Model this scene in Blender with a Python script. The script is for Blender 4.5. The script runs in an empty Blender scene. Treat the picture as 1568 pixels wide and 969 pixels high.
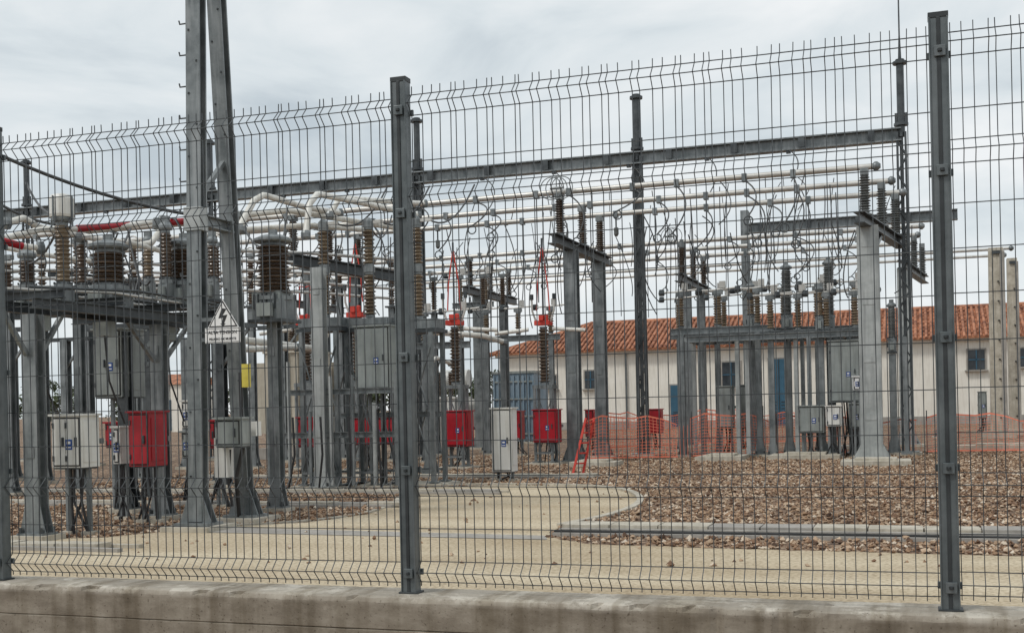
import bpy, bmesh, math, random
from mathutils import Vector, Matrix, noise
import numpy as np
random.seed(7)
R=random.random
def U(a,b): return a+(b-a)*R()

# ------------------------------------------------------------------ site survey
# World axes = site grid: +X along the fence, +Y into the yard, Z up (yard level = 0)
F=1830.0; PHI=0.022; YAW=math.radians(18.9); EYE=1.3
CY,SY=math.cos(YAW),math.sin(YAW)
def ray(u,v):
    a=u-784.0; b=622.0-v
    X=(a*math.cos(PHI)+b*math.sin(PHI))/F; Z=(-a*math.sin(PHI)+b*math.cos(PHI))/F
    return (CY*X-SY, SY*X+CY, Z)
def S(u,v,q):
    x,y,z=ray(u,v); t=q/y
    return (x*t,q,EYE+z*t)
def GP(u,v,z=0.0):
    x,y,k=ray(u,v); t=(EYE-z)/-k
    return (x*t,y*t)
def sc(u,q):
    x,y,z=ray(u,600); return q/y/F

# ------------------------------------------------------------------ materials
def new_mat(name):
    m=bpy.data.materials.new(name); m.use_nodes=True
    nt=m.node_tree; bs=nt.nodes['Principled BSDF']; return m,nt,bs
def noisy(name,c1,c2,scale=4,rough=0.6,metal=0.0,bump=0.0,detail=6,stretch=(1,1,1),lo=.35,hi=.65,streak=None):
    m,nt,bs=new_mat(name); L=nt.links
    tc=nt.nodes.new('ShaderNodeTexCoord'); mp=nt.nodes.new('ShaderNodeMapping')
    mp.inputs['Scale'].default_value=stretch
    nz=nt.nodes.new('ShaderNodeTexNoise'); nz.inputs['Scale'].default_value=scale; nz.inputs['Detail'].default_value=detail
    nz.inputs['Roughness'].default_value=.65
    rp=nt.nodes.new('ShaderNodeValToRGB')
    rp.color_ramp.elements[0].position=lo; rp.color_ramp.elements[1].position=hi
    rp.color_ramp.elements[0].color=(*c1,1); rp.color_ramp.elements[1].color=(*c2,1)
    L.new(tc.outputs['Object'],mp.inputs['Vector']); L.new(mp.outputs['Vector'],nz.inputs['Vector'])
    L.new(nz.outputs['Fac'],rp.inputs['Fac']); col=rp.outputs['Color']
    if streak:
        m2=nt.nodes.new('ShaderNodeMapping'); m2.inputs['Scale'].default_value=(9,9,.7)
        n2=nt.nodes.new('ShaderNodeTexNoise'); n2.inputs['Scale'].default_value=1.6; n2.inputs['Detail'].default_value=7
        r2=nt.nodes.new('ShaderNodeValToRGB'); r2.color_ramp.elements[0].position=.48; r2.color_ramp.elements[1].position=.70
        mx=nt.nodes.new('ShaderNodeMix'); mx.data_type='RGBA'; mx.inputs['B'].default_value=(*streak,1)
        ml=nt.nodes.new('ShaderNodeMath'); ml.operation='MULTIPLY'; ml.inputs[1].default_value=.6
        L.new(tc.outputs['Object'],m2.inputs['Vector']);L.new(m2.outputs[0],n2.inputs['Vector']);L.new(n2.outputs['Fac'],r2.inputs['Fac'])
        L.new(r2.outputs['Color'],ml.inputs[0]);L.new(ml.outputs[0],mx.inputs['Factor']);L.new(col,mx.inputs['A']);col=mx.outputs['Result']
    L.new(col,bs.inputs['Base Color'])
    bs.inputs['Roughness'].default_value=rough; bs.inputs['Metallic'].default_value=metal
    if bump:
        bp=nt.nodes.new('ShaderNodeBump'); bp.inputs['Strength'].default_value=bump; bp.inputs['Distance'].default_value=.02
        L.new(nz.outputs['Fac'],bp.inputs['Height']); L.new(bp.outputs['Normal'],bs.inputs['Normal'])
    return m
M={}
M['galv']=noisy('galvanised_steel',(.11,.125,.13),(.235,.255,.26),3,.42,.4,.1,streak=(.34,.355,.36))
M['galvl']=noisy('galvanised_light',(.30,.32,.315),(.45,.47,.465),3,.45,.3,.1,streak=(.2,.21,.21))
M['galvd']=noisy('galvanised_dark',(.035,.041,.045),(.09,.10,.105),4,.42,.35,.1)
M['post']=noisy('fence_post_paint',(.075,.09,.095),(.14,.16,.165),6,.42,.35,.15,streak=(.21,.225,.23))
M['postd']=noisy('fence_post_dark',(.02,.024,.026),(.045,.052,.055),6,.5,.2)
M['wire']=noisy('fence_wire',(.035,.04,.045),(.09,.10,.105),9,.45,.35)
M['alu']=noisy('aluminium_tube',(.44,.43,.40),(.60,.59,.56),3,.35,.3)
M['cream']=noisy('cream_tube',(.62,.61,.56),(.78,.77,.72),4,.35,streak=(.4,.38,.33))
M['brown']=noisy('brown_porcelain',(.055,.037,.026),(.11,.078,.054),5,.25)
M['tan']=noisy('tan_porcelain',(.11,.08,.052),(.21,.16,.105),5,.3)
M['pgrey']=noisy('grey_porcelain',(.075,.08,.078),(.15,.155,.15),5,.3)
M['cab']=noisy('cabinet_grey',(.21,.235,.23),(.30,.325,.315),2.5,.42,streak=(.15,.16,.15))
M['cabw']=noisy('cabinet_white',(.60,.60,.57),(.72,.72,.69),2.5,.42,streak=(.42,.40,.36))
M['seam']=noisy('seam_dark',(.02,.02,.02),(.04,.04,.04),5,.7)
M['red']=noisy('red_cabinet_paint',(.30,.004,.012),(.42,.008,.02),3,.38,streak=(.22,.006,.012))
M['redt']=noisy('red_orange_strap',(.50,.035,.02),(.62,.06,.04),6,.6)
M['blk']=noisy('black_cable',(.010,.010,.011),(.025,.025,.027),6,.5)
M['cond']=noisy('stranded_conductor',(.045,.047,.05),(.095,.098,.10),6,.45,.3)
M['blue']=noisy('blue_plate',(.01,.05,.22),(.02,.08,.30),6,.5)
M['white']=noisy('white_enamel',(.7,.7,.7),(.8,.8,.8),6,.4)
M['yel']=noisy('yellow_paint',(.6,.5,.08),(.7,.6,.12),6,.5)
M['conc']=noisy('light_concrete',(.36,.325,.26),(.56,.52,.44),4.5,.9,0,.3,10,streak=(.28,.25,.2))
M['concg']=noisy('grey_concrete',(.27,.255,.23),(.40,.375,.34),2.5,.9,0,.3,10,streak=(.22,.2,.18))
M['beige']=noisy('beige_tank_paint',(.47,.43,.35),(.58,.54,.45),2,.5,streak=(.34,.3,.24))
M['bluegrey']=noisy('blue_grey_paint',(.15,.22,.28),(.23,.30,.36),2,.5)
M['wallw']=noisy('cream_render',(.70,.67,.60),(.80,.775,.71),.9,.9,0,.1,10,streak=(.58,.54,.47))
M['door']=noisy('blue_door_paint',(.02,.08,.13),(.035,.11,.175),3,.5)
M['glass']=noisy('dark_window',(.02,.025,.03),(.05,.06,.07),2,.15)
M['net']=noisy('orange_net_plastic',(.85,.20,.11),(.88,.28,.18),4,.6)
M['leaf']=noisy('foliage',(.03,.045,.018),(.09,.11,.05),1.5,.8)
M['bark']=noisy('bark',(.06,.045,.03),(.12,.09,.06),8,.9)

def roof_mat():
    m,nt,bs=new_mat('terracotta_tiles'); L=nt.links
    tc=nt.nodes.new('ShaderNodeTexCoord')
    nz=nt.nodes.new('ShaderNodeTexNoise'); nz.inputs['Scale'].default_value=2.5; nz.inputs['Detail'].default_value=8
    vo=nt.nodes.new('ShaderNodeTexVoronoi'); vo.inputs['Scale'].default_value=4
    mix=nt.nodes.new('ShaderNodeMath'); mix.operation='ADD'
    ml=nt.nodes.new('ShaderNodeMath'); ml.operation='MULTIPLY'; ml.inputs[1].default_value=.5
    rp=nt.nodes.new('ShaderNodeValToRGB'); e=rp.color_ramp.elements
    e[0].position=.4;e[0].color=(.14,.05,.028,1);e[1].position=1.0;e[1].color=(.46,.20,.11,1)
    L.new(tc.outputs['Object'],nz.inputs['Vector']);L.new(tc.outputs['Object'],vo.inputs['Vector'])
    sp=nt.nodes.new('ShaderNodeSeparateColor');L.new(vo.outputs['Color'],sp.inputs[0]);L.new(sp.outputs[0],ml.inputs[0])
    L.new(nz.outputs['Fac'],mix.inputs[0]);L.new(ml.outputs[0],mix.inputs[1]);L.new(mix.outputs[0],rp.inputs['Fac'])
    L.new(rp.outputs['Color'],bs.inputs['Base Color']);bs.inputs['Roughness'].default_value=.85
    return m
M['roof']=roof_mat()

def gravel_mat(name,stops,scale,bump=.8,patch=.35):
    m,nt,bs=new_mat(name); L=nt.links
    tc=nt.nodes.new('ShaderNodeTexCoord')
    vo=nt.nodes.new('ShaderNodeTexVoronoi'); vo.inputs['Scale'].default_value=scale
    sp=nt.nodes.new('ShaderNodeSeparateColor')
    rp=nt.nodes.new('ShaderNodeValToRGB'); cr=rp.color_ramp
    while len(cr.elements)>1: cr.elements.remove(cr.elements[-1])
    cr.elements[0].position=stops[0][0]; cr.elements[0].color=(*stops[0][1],1)
    for p,c in stops[1:]:
        e=cr.elements.new(p); e.color=(*c,1)
    n2=nt.nodes.new('ShaderNodeTexNoise'); n2.inputs['Scale'].default_value=patch; n2.inputs['Detail'].default_value=6
    r2=nt.nodes.new('ShaderNodeValToRGB'); r2.color_ramp.elements[0].position=.35;r2.color_ramp.elements[1].position=.68
    r2.color_ramp.elements[0].color=(.72,.68,.64,1); r2.color_ramp.elements[1].color=(1.0,1.0,1.0,1)
    mx=nt.nodes.new('ShaderNodeMix'); mx.data_type='RGBA'; mx.blend_type='MULTIPLY'; mx.inputs['Factor'].default_value=1
    bp=nt.nodes.new('ShaderNodeBump'); bp.inputs['Strength'].default_value=bump; bp.inputs['Distance'].default_value=.04; bp.invert=True
    L.new(tc.outputs['Object'],vo.inputs['Vector']);L.new(tc.outputs['Object'],n2.inputs['Vector'])
    L.new(vo.outputs['Color'],sp.inputs[0]);L.new(sp.outputs[0],rp.inputs['Fac'])
    L.new(n2.outputs['Fac'],r2.inputs['Fac'])
    L.new(rp.outputs['Color'],mx.inputs['A']);L.new(r2.outputs['Color'],mx.inputs['B'])
    L.new(mx.outputs['Result'],bs.inputs['Base Color'])
    L.new(vo.outputs['Distance'],bp.inputs['Height']);L.new(bp.outputs['Normal'],bs.inputs['Normal'])
    bs.inputs['Roughness'].default_value=.9
    return m
GST=[(0,(.07,.042,.028)),(.25,(.20,.115,.07)),(.5,(.35,.225,.14)),(.75,(.48,.35,.24)),(.92,(.62,.51,.39)),(1,(.72,.65,.55))]
GSD=[(0,(.06,.035,.022)),(.4,(.20,.12,.075)),(.7,(.33,.22,.14)),(1,(.52,.41,.30))]  # ground gravel colours darkened to paint shaded gaps between the loose stones
M['gravel']=gravel_mat('gravel_ground',GSD,17,1.0)
M['stone']=gravel_mat('gravel_stones',GST,15,.1,.6)

def road_mat():
    m,nt,bs=new_mat('compacted_sand_road'); L=nt.links
    tc=nt.nodes.new('ShaderNodeTexCoord')
    n1=nt.nodes.new('ShaderNodeTexNoise'); n1.inputs['Scale'].default_value=.6; n1.inputs['Detail'].default_value=9
    mp=nt.nodes.new('ShaderNodeMapping'); mp.inputs['Scale'].default_value=(.4,1.8,1)
    n2=nt.nodes.new('ShaderNodeTexNoise'); n2.inputs['Scale'].default_value=30; n2.inputs['Detail'].default_value=6
    r1=nt.nodes.new('ShaderNodeValToRGB'); e=r1.color_ramp.elements
    e[0].position=.34;e[0].color=(.42,.335,.22,1);e[1].position=.64;e[1].color=(.60,.515,.375,1)
    r2=nt.nodes.new('ShaderNodeValToRGB'); e=r2.color_ramp.elements
    e[0].position=.32;e[0].color=(.60,.56,.51,1);e[1].position=.56;e[1].color=(1,1,1,1)
    mx=nt.nodes.new('ShaderNodeMix'); mx.data_type='RGBA'; mx.blend_type='MULTIPLY'; mx.inputs['Factor'].default_value=1
    L.new(tc.outputs['Object'],mp.inputs['Vector']);L.new(mp.outputs[0],n1.inputs['Vector']);L.new(tc.outputs['Object'],n2.inputs['Vector'])
    L.new(n1.outputs['Fac'],r1.inputs['Fac']);L.new(n2.outputs['Fac'],r2.inputs['Fac'])
    L.new(r1.outputs['Color'],mx.inputs['A']);L.new(r2.outputs['Color'],mx.inputs['B']);L.new(mx.outputs['Result'],bs.inputs['Base Color'])
    bp=nt.nodes.new('ShaderNodeBump');bp.inputs['Strength'].default_value=.35;bp.inputs['Distance'].default_value=.02
    L.new(n2.outputs['Fac'],bp.inputs['Height']);L.new(bp.outputs['Normal'],bs.inputs['Normal'])
    bs.inputs['Roughness'].default_value=.95
    return m
M['road']=road_mat()

def wall_mat():
    m,nt,bs=new_mat('weathered_concrete_wall'); L=nt.links
    tc=nt.nodes.new('ShaderNodeTexCoord')
    mp=nt.nodes.new('ShaderNodeMapping'); mp.inputs['Scale'].default_value=(.8,1,1.6)
    n1=nt.nodes.new('ShaderNodeTexNoise'); n1.inputs['Scale'].default_value=4; n1.inputs['Detail'].default_value=15; n1.inputs['Roughness'].default_value=.72
    r1=nt.nodes.new('ShaderNodeValToRGB'); cr=r1.color_ramp
    cr.elements[0].position=.28;cr.elements[0].color=(.13,.105,.078,1)
    cr.elements[1].position=.74;cr.elements[1].color=(.38,.34,.28,1)
    e=cr.elements.new(.5);e.color=(.245,.21,.165,1)
    n2=nt.nodes.new('ShaderNodeTexNoise'); n2.inputs['Scale'].default_value=3.2; n2.inputs['Detail'].default_value=14; n2.inputs['Roughness'].default_value=.75
    geo=nt.nodes.new('ShaderNodeSeparateXYZ'); L.new(tc.outputs['Object'],geo.inputs[0])
    mr=nt.nodes.new('ShaderNodeMapRange'); mr.inputs['From Min'].default_value=.355; mr.inputs['From Max'].default_value=.392
    L.new(geo.outputs['Z'],mr.inputs['Value'])
    r2=nt.nodes.new('ShaderNodeValToRGB'); r2.color_ramp.elements[0].position=.50; r2.color_ramp.elements[1].position=.56
    L.new(n2.outputs['Fac'],r2.inputs['Fac'])
    base=nt.nodes.new('ShaderNodeMath');base.operation='MULTIPLY_ADD';base.inputs[1].default_value=.55;base.inputs[2].default_value=.32
    L.new(r2.outputs['Color'],base.inputs[0])
    ml=nt.nodes.new('ShaderNodeMath');ml.operation='MULTIPLY';L.new(mr.outputs[0],ml.inputs[0]);L.new(base.outputs[0],ml.inputs[1])
    mx=nt.nodes.new('ShaderNodeMix');mx.data_type='RGBA';mx.inputs['B'].default_value=(.56,.52,.45,1)
    L.new(tc.outputs['Object'],mp.inputs['Vector']);L.new(mp.outputs[0],n1.inputs['Vector']);L.new(tc.outputs['Object'],n2.inputs['Vector'])
    L.new(n1.outputs['Fac'],r1.inputs['Fac']);L.new(r1.outputs['Color'],mx.inputs['A']);L.new(ml.outputs[0],mx.inputs['Factor'])
    # sparse pitting and rain-wash streaks
    n3=nt.nodes.new('ShaderNodeTexNoise'); n3.inputs['Scale'].default_value=75; n3.inputs['Detail'].default_value=3
    r3=nt.nodes.new('ShaderNodeValToRGB'); r3.color_ramp.elements[0].position=.27;r3.color_ramp.elements[0].color=(.5,.47,.44,1);r3.color_ramp.elements[1].position=.38
    m3=nt.nodes.new('ShaderNodeMix');m3.data_type='RGBA';m3.blend_type='MULTIPLY';m3.inputs['Factor'].default_value=1
    m4p=nt.nodes.new('ShaderNodeMapping'); m4p.inputs['Scale'].default_value=(11,1,.6)
    n4=nt.nodes.new('ShaderNodeTexNoise'); n4.inputs['Scale'].default_value=1; n4.inputs['Detail'].default_value=8
    r4=nt.nodes.new('ShaderNodeValToRGB'); r4.color_ramp.elements[0].position=.36;r4.color_ramp.elements[0].color=(.66,.63,.58,1);r4.color_ramp.elements[1].position=.54
    m4=nt.nodes.new('ShaderNodeMix');m4.data_type='RGBA';m4.blend_type='MULTIPLY';m4.inputs['Factor'].default_value=1
    L.new(tc.outputs['Object'],m4p.inputs['Vector']);L.new(m4p.outputs[0],n4.inputs['Vector']);L.new(n4.outputs['Fac'],r4.inputs['Fac'])
    L.new(tc.outputs['Object'],n3.inputs['Vector']);L.new(n3.outputs['Fac'],r3.inputs['Fac'])
    L.new(mx.outputs['Result'],m3.inputs['A']);L.new(r3.outputs['Color'],m3.inputs['B'])
    L.new(m3.outputs['Result'],m4.inputs['A']);L.new(r4.outputs['Color'],m4.inputs['B']);L.new(m4.outputs['Result'],bs.inputs['Base Color'])
    bp=nt.nodes.new('ShaderNodeBump');bp.inputs['Strength'].default_value=.5;bp.inputs['Distance'].default_value=.012
    L.new(n1.outputs['Fac'],bp.inputs['Height']);L.new(bp.outputs['Normal'],bs.inputs['Normal'])
    bs.inputs['Roughness'].default_value=.95
    return m
M['wall']=wall_mat()

# ------------------------------------------------------------------ mesh builder
class B:
    def __init__(s): s.v=[];s.f=[];s.m=[];s.sm=[];s.mats=[]
    def mi(s,k):
        if k not in s.mats: s.mats.append(k)
        return s.mats.index(k)
    def add(s,vs,fs,mat,smooth=False):
        o=len(s.v); s.v.extend([tuple(x) for x in vs]); i=s.mi(mat)
        for f in fs: s.f.append(tuple(o+j for j in f)); s.m.append(i); s.sm.append(smooth)
    def box(s,c,d,mat,rz=0,ch=0):
        x,y,z=c; a,b,h=d[0]/2,d[1]/2,d[2]/2; co,si=math.cos(rz),math.sin(rz)
        vs=[]
        for k in (-h,h):
            for i,j in ((-a,-b),(a,-b),(a,b),(-a,b)):
                vs.append((x+i*co-j*si,y+i*si+j*co,z+k))
        s.add(vs,[(3,2,1,0),(4,5,6,7),(0,1,5,4),(1,2,6,5),(2,3,7,6),(3,0,4,7)],mat)
    def beam(s,p0,p1,w,h,mat,hint=None,taper=1.0,off=(0,0)):
        p0=Vector(p0);p1=Vector(p1);d=(p1-p0).normalized()
        hint=Vector(hint) if hint else (Vector((1,0,0)) if abs(d.z)>.9 else Vector((0,0,1)))
        if abs(d.z)>.9:
            sx=(hint-d*hint.dot(d)).normalized(); sy=d.cross(sx)
        else:
            sy=(hint-d*hint.dot(d)).normalized(); sx=d.cross(sy)
        vs=[]
        for p,k in ((p0,1),(p1,taper)):
            for i,j in ((-1,-1),(1,-1),(1,1),(-1,1)):
                vs.append(p+sx*(i*w/2*k+off[0])+sy*(j*h/2*k+off[1]))
        s.add(vs,[(3,2,1,0),(4,5,6,7),(0,1,5,4),(1,2,6,5),(2,3,7,6),(3,0,4,7)],mat)
    def ibeam(s,p0,p1,w,h,mat,t=.016,hint=None,taper=1.0):
        s.beam(p0,p1,w,t,mat,hint,taper,(0,h/2)); s.beam(p0,p1,w,t,mat,hint,taper,(0,-h/2)); s.beam(p0,p1,t,h-t,mat,hint,taper)
    def tube(s,pts,r,mat,n=8,smooth=True,caps=True):
        pts=[Vector(p) for p in pts]; vs=[];fs=[]; prev=None
        for i,p in enumerate(pts):
            if i==0:d=pts[1]-p
            elif i==len(pts)-1:d=p-pts[i-1]
            else:d=(pts[i+1]-p).normalized()+(p-pts[i-1]).normalized()
            d.normalize()
            if prev is None:
                h=Vector((0,0,1)) if abs(d.z)<.9 else Vector((1,0,0))
                a=d.cross(h).normalized()
            else:
                a=(prev-d*prev.dot(d)).normalized()
            prev=a; b=d.cross(a)
            rr=r[i] if isinstance(r,(list,tuple)) else r
            for k in range(n):
                t=2*math.pi*(k+.5)/n; vs.append(p+a*math.cos(t)*rr+b*math.sin(t)*rr)
        for i in range(len(pts)-1):
            for k in range(n):
                k2=(k+1)%n; fs.append((i*n+k,i*n+k2,(i+1)*n+k2,(i+1)*n+k))
        s.add(vs,fs,mat,smooth)
        if caps:
            s.add(vs[:n],[tuple(range(n))[::-1]],mat); s.add(vs[-n:],[tuple(range(n))],mat)
    def lathe(s,x,y,z,prof,mat,n=14,smooth=False,tilt=None):
        vs=[];fs=[]
        for r,h in prof:
            for k in range(n):
                t=2*math.pi*k/n; vs.append((x+r*math.cos(t),y+r*math.sin(t),z+h))
        m=len(prof)
        for i in range(m-1):
            for k in range(n):
                k2=(k+1)%n; fs.append((i*n+k,i*n+k2,(i+1)*n+k2,(i+1)*n+k))
        fs.append(tuple(range(n))[::-1]); fs.append(tuple(range((m-1)*n,m*n)))
        s.add(vs,fs,mat,smooth)
    def ins(s,x,y,z,h,r,mat='brown',pitch=None,n=14,core=.58,caps='galv'):
        pitch=pitch or max(.045,r*.42); c=.04
        s.lathe(x,y,z,[(r*.75,0),(r*.75,c)],caps,n)
        s.lathe(x,y,z+h-c,[(r*.7,0),(r*.7,c)],caps,n)
        k=max(3,int((h-2*c)/pitch)); dz=(h-2*c)/k; pr=[]
        for i in range(k):
            b=c+i*dz; pr+= [(r*core,b),(r*(1 if i%2==0 else .88),b+dz*.38),(r*(.97 if i%2==0 else .85),b+dz*.5),(r*core,b+dz*.86)]
        pr.append((r*core,h-c)); s.lathe(x,y,z,pr,mat,n)
    def ring(s,c,Rr,r,mat,ax='y',n=20):
        pts=[]
        for k in range(n+1):
            t=2*math.pi*k/n; a,b=Rr*math.cos(t),Rr*math.sin(t)
            pts.append({'y':(c[0]+a,c[1],c[2]+b),'x':(c[0],c[1]+a,c[2]+b),'z':(c[0]+a,c[1]+b,c[2])}[ax])
        s.tube(pts,r,mat,6,caps=False)
    def cable(s,p0,p1,sag,r=.014,mat='blk',n=9,bow=(0,0)):
        pts=[]
        for i in range(n+1):
            t=i/n;k=4*t*(1-t)
            pts.append((p0[0]+(p1[0]-p0[0])*t+bow[0]*k,p0[1]+(p1[1]-p0[1])*t+bow[1]*k,p0[2]+(p1[2]-p0[2])*t-sag*k))
        s.tube(pts,r,mat,6)
    def column(s,x,y,z1,w,mat='galv',z0=0.03,top=None,pad=True,d=None):
        d=d or w*.8
        if pad:
            s.box((x,y,.0),(w*2.4,d*2.6,.12),'conc')
        s.box((x,y,z0+.04),(w*1.8,d*1.8,.025),mat)
        s.ibeam((x,y,z0+.05),(x,y,z1),w,d,mat,t=.02,hint=(1,0,0))
        for sx in(-1,1):
            for yy in (-d*.5,d*.5-.012):
                vs=[(x+sx*w/2,y+yy,z0+.05),(x+sx*w*.9,y+yy,z0+.05),(x+sx*w/2,y+yy,z0+.36)]
                vs+=[(a,b+.012,c) for a,b,c in vs]
                s.add(vs,[(0,1,2),(5,4,3),(0,1,4,3),(1,2,5,4),(2,0,3,5)],mat)
            for sy in(-1,1): s.lathe(x+sx*w*.72,y+sy*d*.7,z0+.05,[(.018,0),(.018,.06)],'galvd',6)
        z=z0+.9
        while z<z1-.3:
            s.box((x,y-d/2-.016,z),(w*.55,.01,.12),mat); z+=1.15
    def cabinet(s,c,d,mat,plate=True,doors=1,handle=True):
        x,y,z=c; w,dp,h=d
        s.box((x,y,z),(w,dp,h),mat)
        s.box((x,y,z+h/2+.012),(w+.05,dp+.06,.024),mat)
        s.box((x,y,z-h/2-.008),(w*.94,dp*.94,.016),'galvd')
        yf=y-dp/2
        s.box((x,yf-.002,z),(w-.03,.006,h-.03),'seam')
        lw=(w-.06-.012*(doors-1))/doors
        for i in range(doors):
            cx=x-w/2+.03+lw/2+i*(lw+.012)
            s.box((cx,yf-.010,z),(lw,.016,h-.06),mat)
            if handle: s.box((cx+lw*.36,yf-.028,z),(.02,.025,.10),'galvd')
            for hz in(-.32,.32): s.box((cx-lw*.49,yf-.018,z+h*hz),(.018,.02,.06),'galvd')
        for sx in (-1,1):
            s.box((x+sx*(w/2+.004),y,z),(.008,dp*.8,h*.8),mat)
        if plate:
            s.box((x+w*.12,yf-.0205,z-h*.05),(.085,.005,.11),'blue')
            s.box((x+w*.12,yf-.0245,z-h*.05+.02),(.05,.003,.03),'white')
            s.box((x+w*.12,yf-.0245,z-h*.05-.03),(.06,.003,.014),'white')
    def legs(s,x,y,w,d,z0,z1,mat='galv',t=.06,brace=True):
        for sx in(-1,1):
            for sy in(-1,1):
                s.beam((x+sx*w/2,y+sy*d/2,z0),(x+sx*w/2,y+sy*d/2,z1),t,t,mat,(1,0,0))
                s.box((x+sx*w/2,y+sy*d/2,z0+.01),(t*2.4,t*2.4,.02),mat)
        if brace:
            for sy in(-1,1):
                yy=y+sy*(d/2+t*.55)
                s.beam((x-w/2,yy,z0+.25),(x+w/2,yy,z1-.25),.035,.012,mat,(0,1,0))
                s.beam((x-w/2,yy+sy*.014,z1-.25),(x+w/2,yy+sy*.014,z0+.25),.035,.012,mat,(0,1,0))
                s.beam((x-w/2,yy,z0+.2),(x+w/2,yy,z0+.2),.04,.04,mat)
        s.box((x,y,-.01),(w+.4,d+.4,.12),'conc')
    def finish(s,name,bevel=0):
        me=bpy.data.meshes.new(name); me.from_pydata(s.v,[],s.f); 
        for k in s.mats: me.materials.append(M[k])
        me.polygons.foreach_set('material_index',s.m); me.polygons.foreach_set('use_smooth',s.sm)
        me.update(); ob=bpy.data.objects.new(name,me); bpy.context.collection.objects.link(ob)
        if bevel:
            bv=ob.modifiers.new('bevel','BEVEL');bv.width=bevel;bv.segments=2;bv.limit_method='ANGLE'
        return ob

# ------------------------------------------------------------------ ground
b=B(); b.add([(-600,-300,0),(600,-300,0),(600,900,0),(-600,900,0)],[(0,1,2,3)],'gravel'); b.finish('ground')
road_uv=[(160,823),(345,806),(470,800),(560,788),(606,772),(612,762),(640,747),(760,743),(900,744),(962,751),(983,763),(976,776),(930,792),(856,806),(836,823),(900,833),(1100,840),(1568,852)]
rp=[GP(*t) for t in road_uv]
base_poly=[(-40,5.3),(-40,9.3),(rp[0][0]-3,9.35)]+rp+[(9,10.0),(40,9.9),(40,5.3)]
road_poly=[]
for i,p in enumerate(base_poly):
    c=base_poly[(i+1)%len(base_poly)]; L_=math.hypot(c[0]-p[0],c[1]-p[1]); n_=max(1,int(L_/.12)) if 2<i<len(base_poly)-3 else 1
    for k in range(n_):
        t=k/n_; j=0 if k==0 else .03
        road_poly.append((p[0]+(c[0]-p[0])*t+U(-j,j),p[1]+(c[1]-p[1])*t+U(-j,j)))
b=B(); b.add([(x,y,.005) for x,y in road_poly],[tuple(range(len(road_poly)))[::-1]],'road'); b.finish('sand_road')
def inpoly(x,y,P):
    c=False;j=len(P)-1
    for i in range(len(P)):
        if (P[i][1]>y)!=(P[j][1]>y) and x<(P[j][0]-P[i][0])*(y-P[i][1])/(P[j][1]-P[i][1])+P[i][0]: c=not c
        j=i
    return c
b=B()
st=[GP(*t) for t in [(285,806),(345,808),(835,821),(838,827),(280,815)]]
b.add([(x,y,.010) for x,y in st],[(0,1,2,3,4)],'concg'); b.finish('concrete_strip')
def kerb(name,pts,w=.12,h=.09,mat='conc'):
    b=B(); n=len(pts);L=[];Rr=[]
    for i,p in enumerate(pts):
        a=pts[max(0,i-1)];c=pts[min(n-1,i+1)];d=Vector((c[0]-a[0],c[1]-a[1])).normalized();k=Vector((-d.y,d.x))*w/2
        L.append((p[0]+k.x,p[1]+k.y));Rr.append((p[0]-k.x,p[1]-k.y))
    vs=[];fs=[]
    for i in range(n):
        vs+=[(*L[i],-.02),(*L[i],h),(*Rr[i],h),(*Rr[i],-.02)]
    for i in range(n-1):
        for k in range(3): fs.append((i*4+k,i*4+k+1,(i+1)*4+k+1,(i+1)*4+k))
    fs+=[(0,1,2,3),((n-1)*4+3,(n-1)*4+2,(n-1)*4+1,(n-1)*4)]
    b.add(vs,fs,mat); return b.finish(name)
def smoothp(pts,it=2):
    for _ in range(it):
        o=[pts[0]]
        for a,c in zip(pts,pts[1:]): o+=[(a[0]*.75+c[0]*.25,a[1]*.75+c[1]*.25),(a[0]*.25+c[0]*.75,a[1]*.25+c[1]*.75)]
        o.append(pts[-1]); pts=o
    return pts
kerb('road_kerb',smoothp([GP(*t) for t in [(858,806),(930,792),(976,776),(983,763),(962,751),(900,744),(760,742),(640,745)]]),.09,.035)
kerb('road_kerb',smoothp([GP(*t) for t in [(350,805),(470,799),(560,787),(606,771),(612,762)]]),.08,.02)
def trench(name,x0,x1,y0,y1,h=.09):
    b=B(); x=x0; yc=(y0+y1)/2
    b.box(((x0+x1)/2,y0+.04,h/2-.01),(x1-x0,.08,h),'concg'); b.box(((x0+x1)/2,y1-.04,h/2-.01),(x1-x0,.08,h),'conc')
    while x<x1-.3:
        b.box((x+.25,yc+U(-.008,.008),h-.01+U(-.008,.006)),(.486,y1-y0-.18,.05),'conc' if R()<.8 else 'concg',U(-.012,.012)); x+=.5
    return b.finish(name)
trench('cable_trench',-3.5,14,11.6,12.15,.065)
trench('cable_trench',-14,-7.2,9.45,9.85,.05)
trench('cable_trench',-15,-6.6,14.3,14.7,.05)
trench('cable_trench',-16,-5.9,16.6,17.0,.05)
trench('cable_trench',-14,-5.5,20.4,20.9,.05)
b=B(); y_=11.47; b.box((5,y_,.02),(17,.07,.06),'seam'); b.box((5,y_-.07,.01),(17,.05,.05),'concg'); b.finish('shade_strip_and_edging')  # dark strip stands in for shade along the slab's front face, plus concrete edging
vs=[];fs=[]
octf=[(0,2,4),(2,1,4),(1,3,4),(3,0,4),(2,0,5),(1,2,5),(3,1,5),(0,3,5)]
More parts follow.
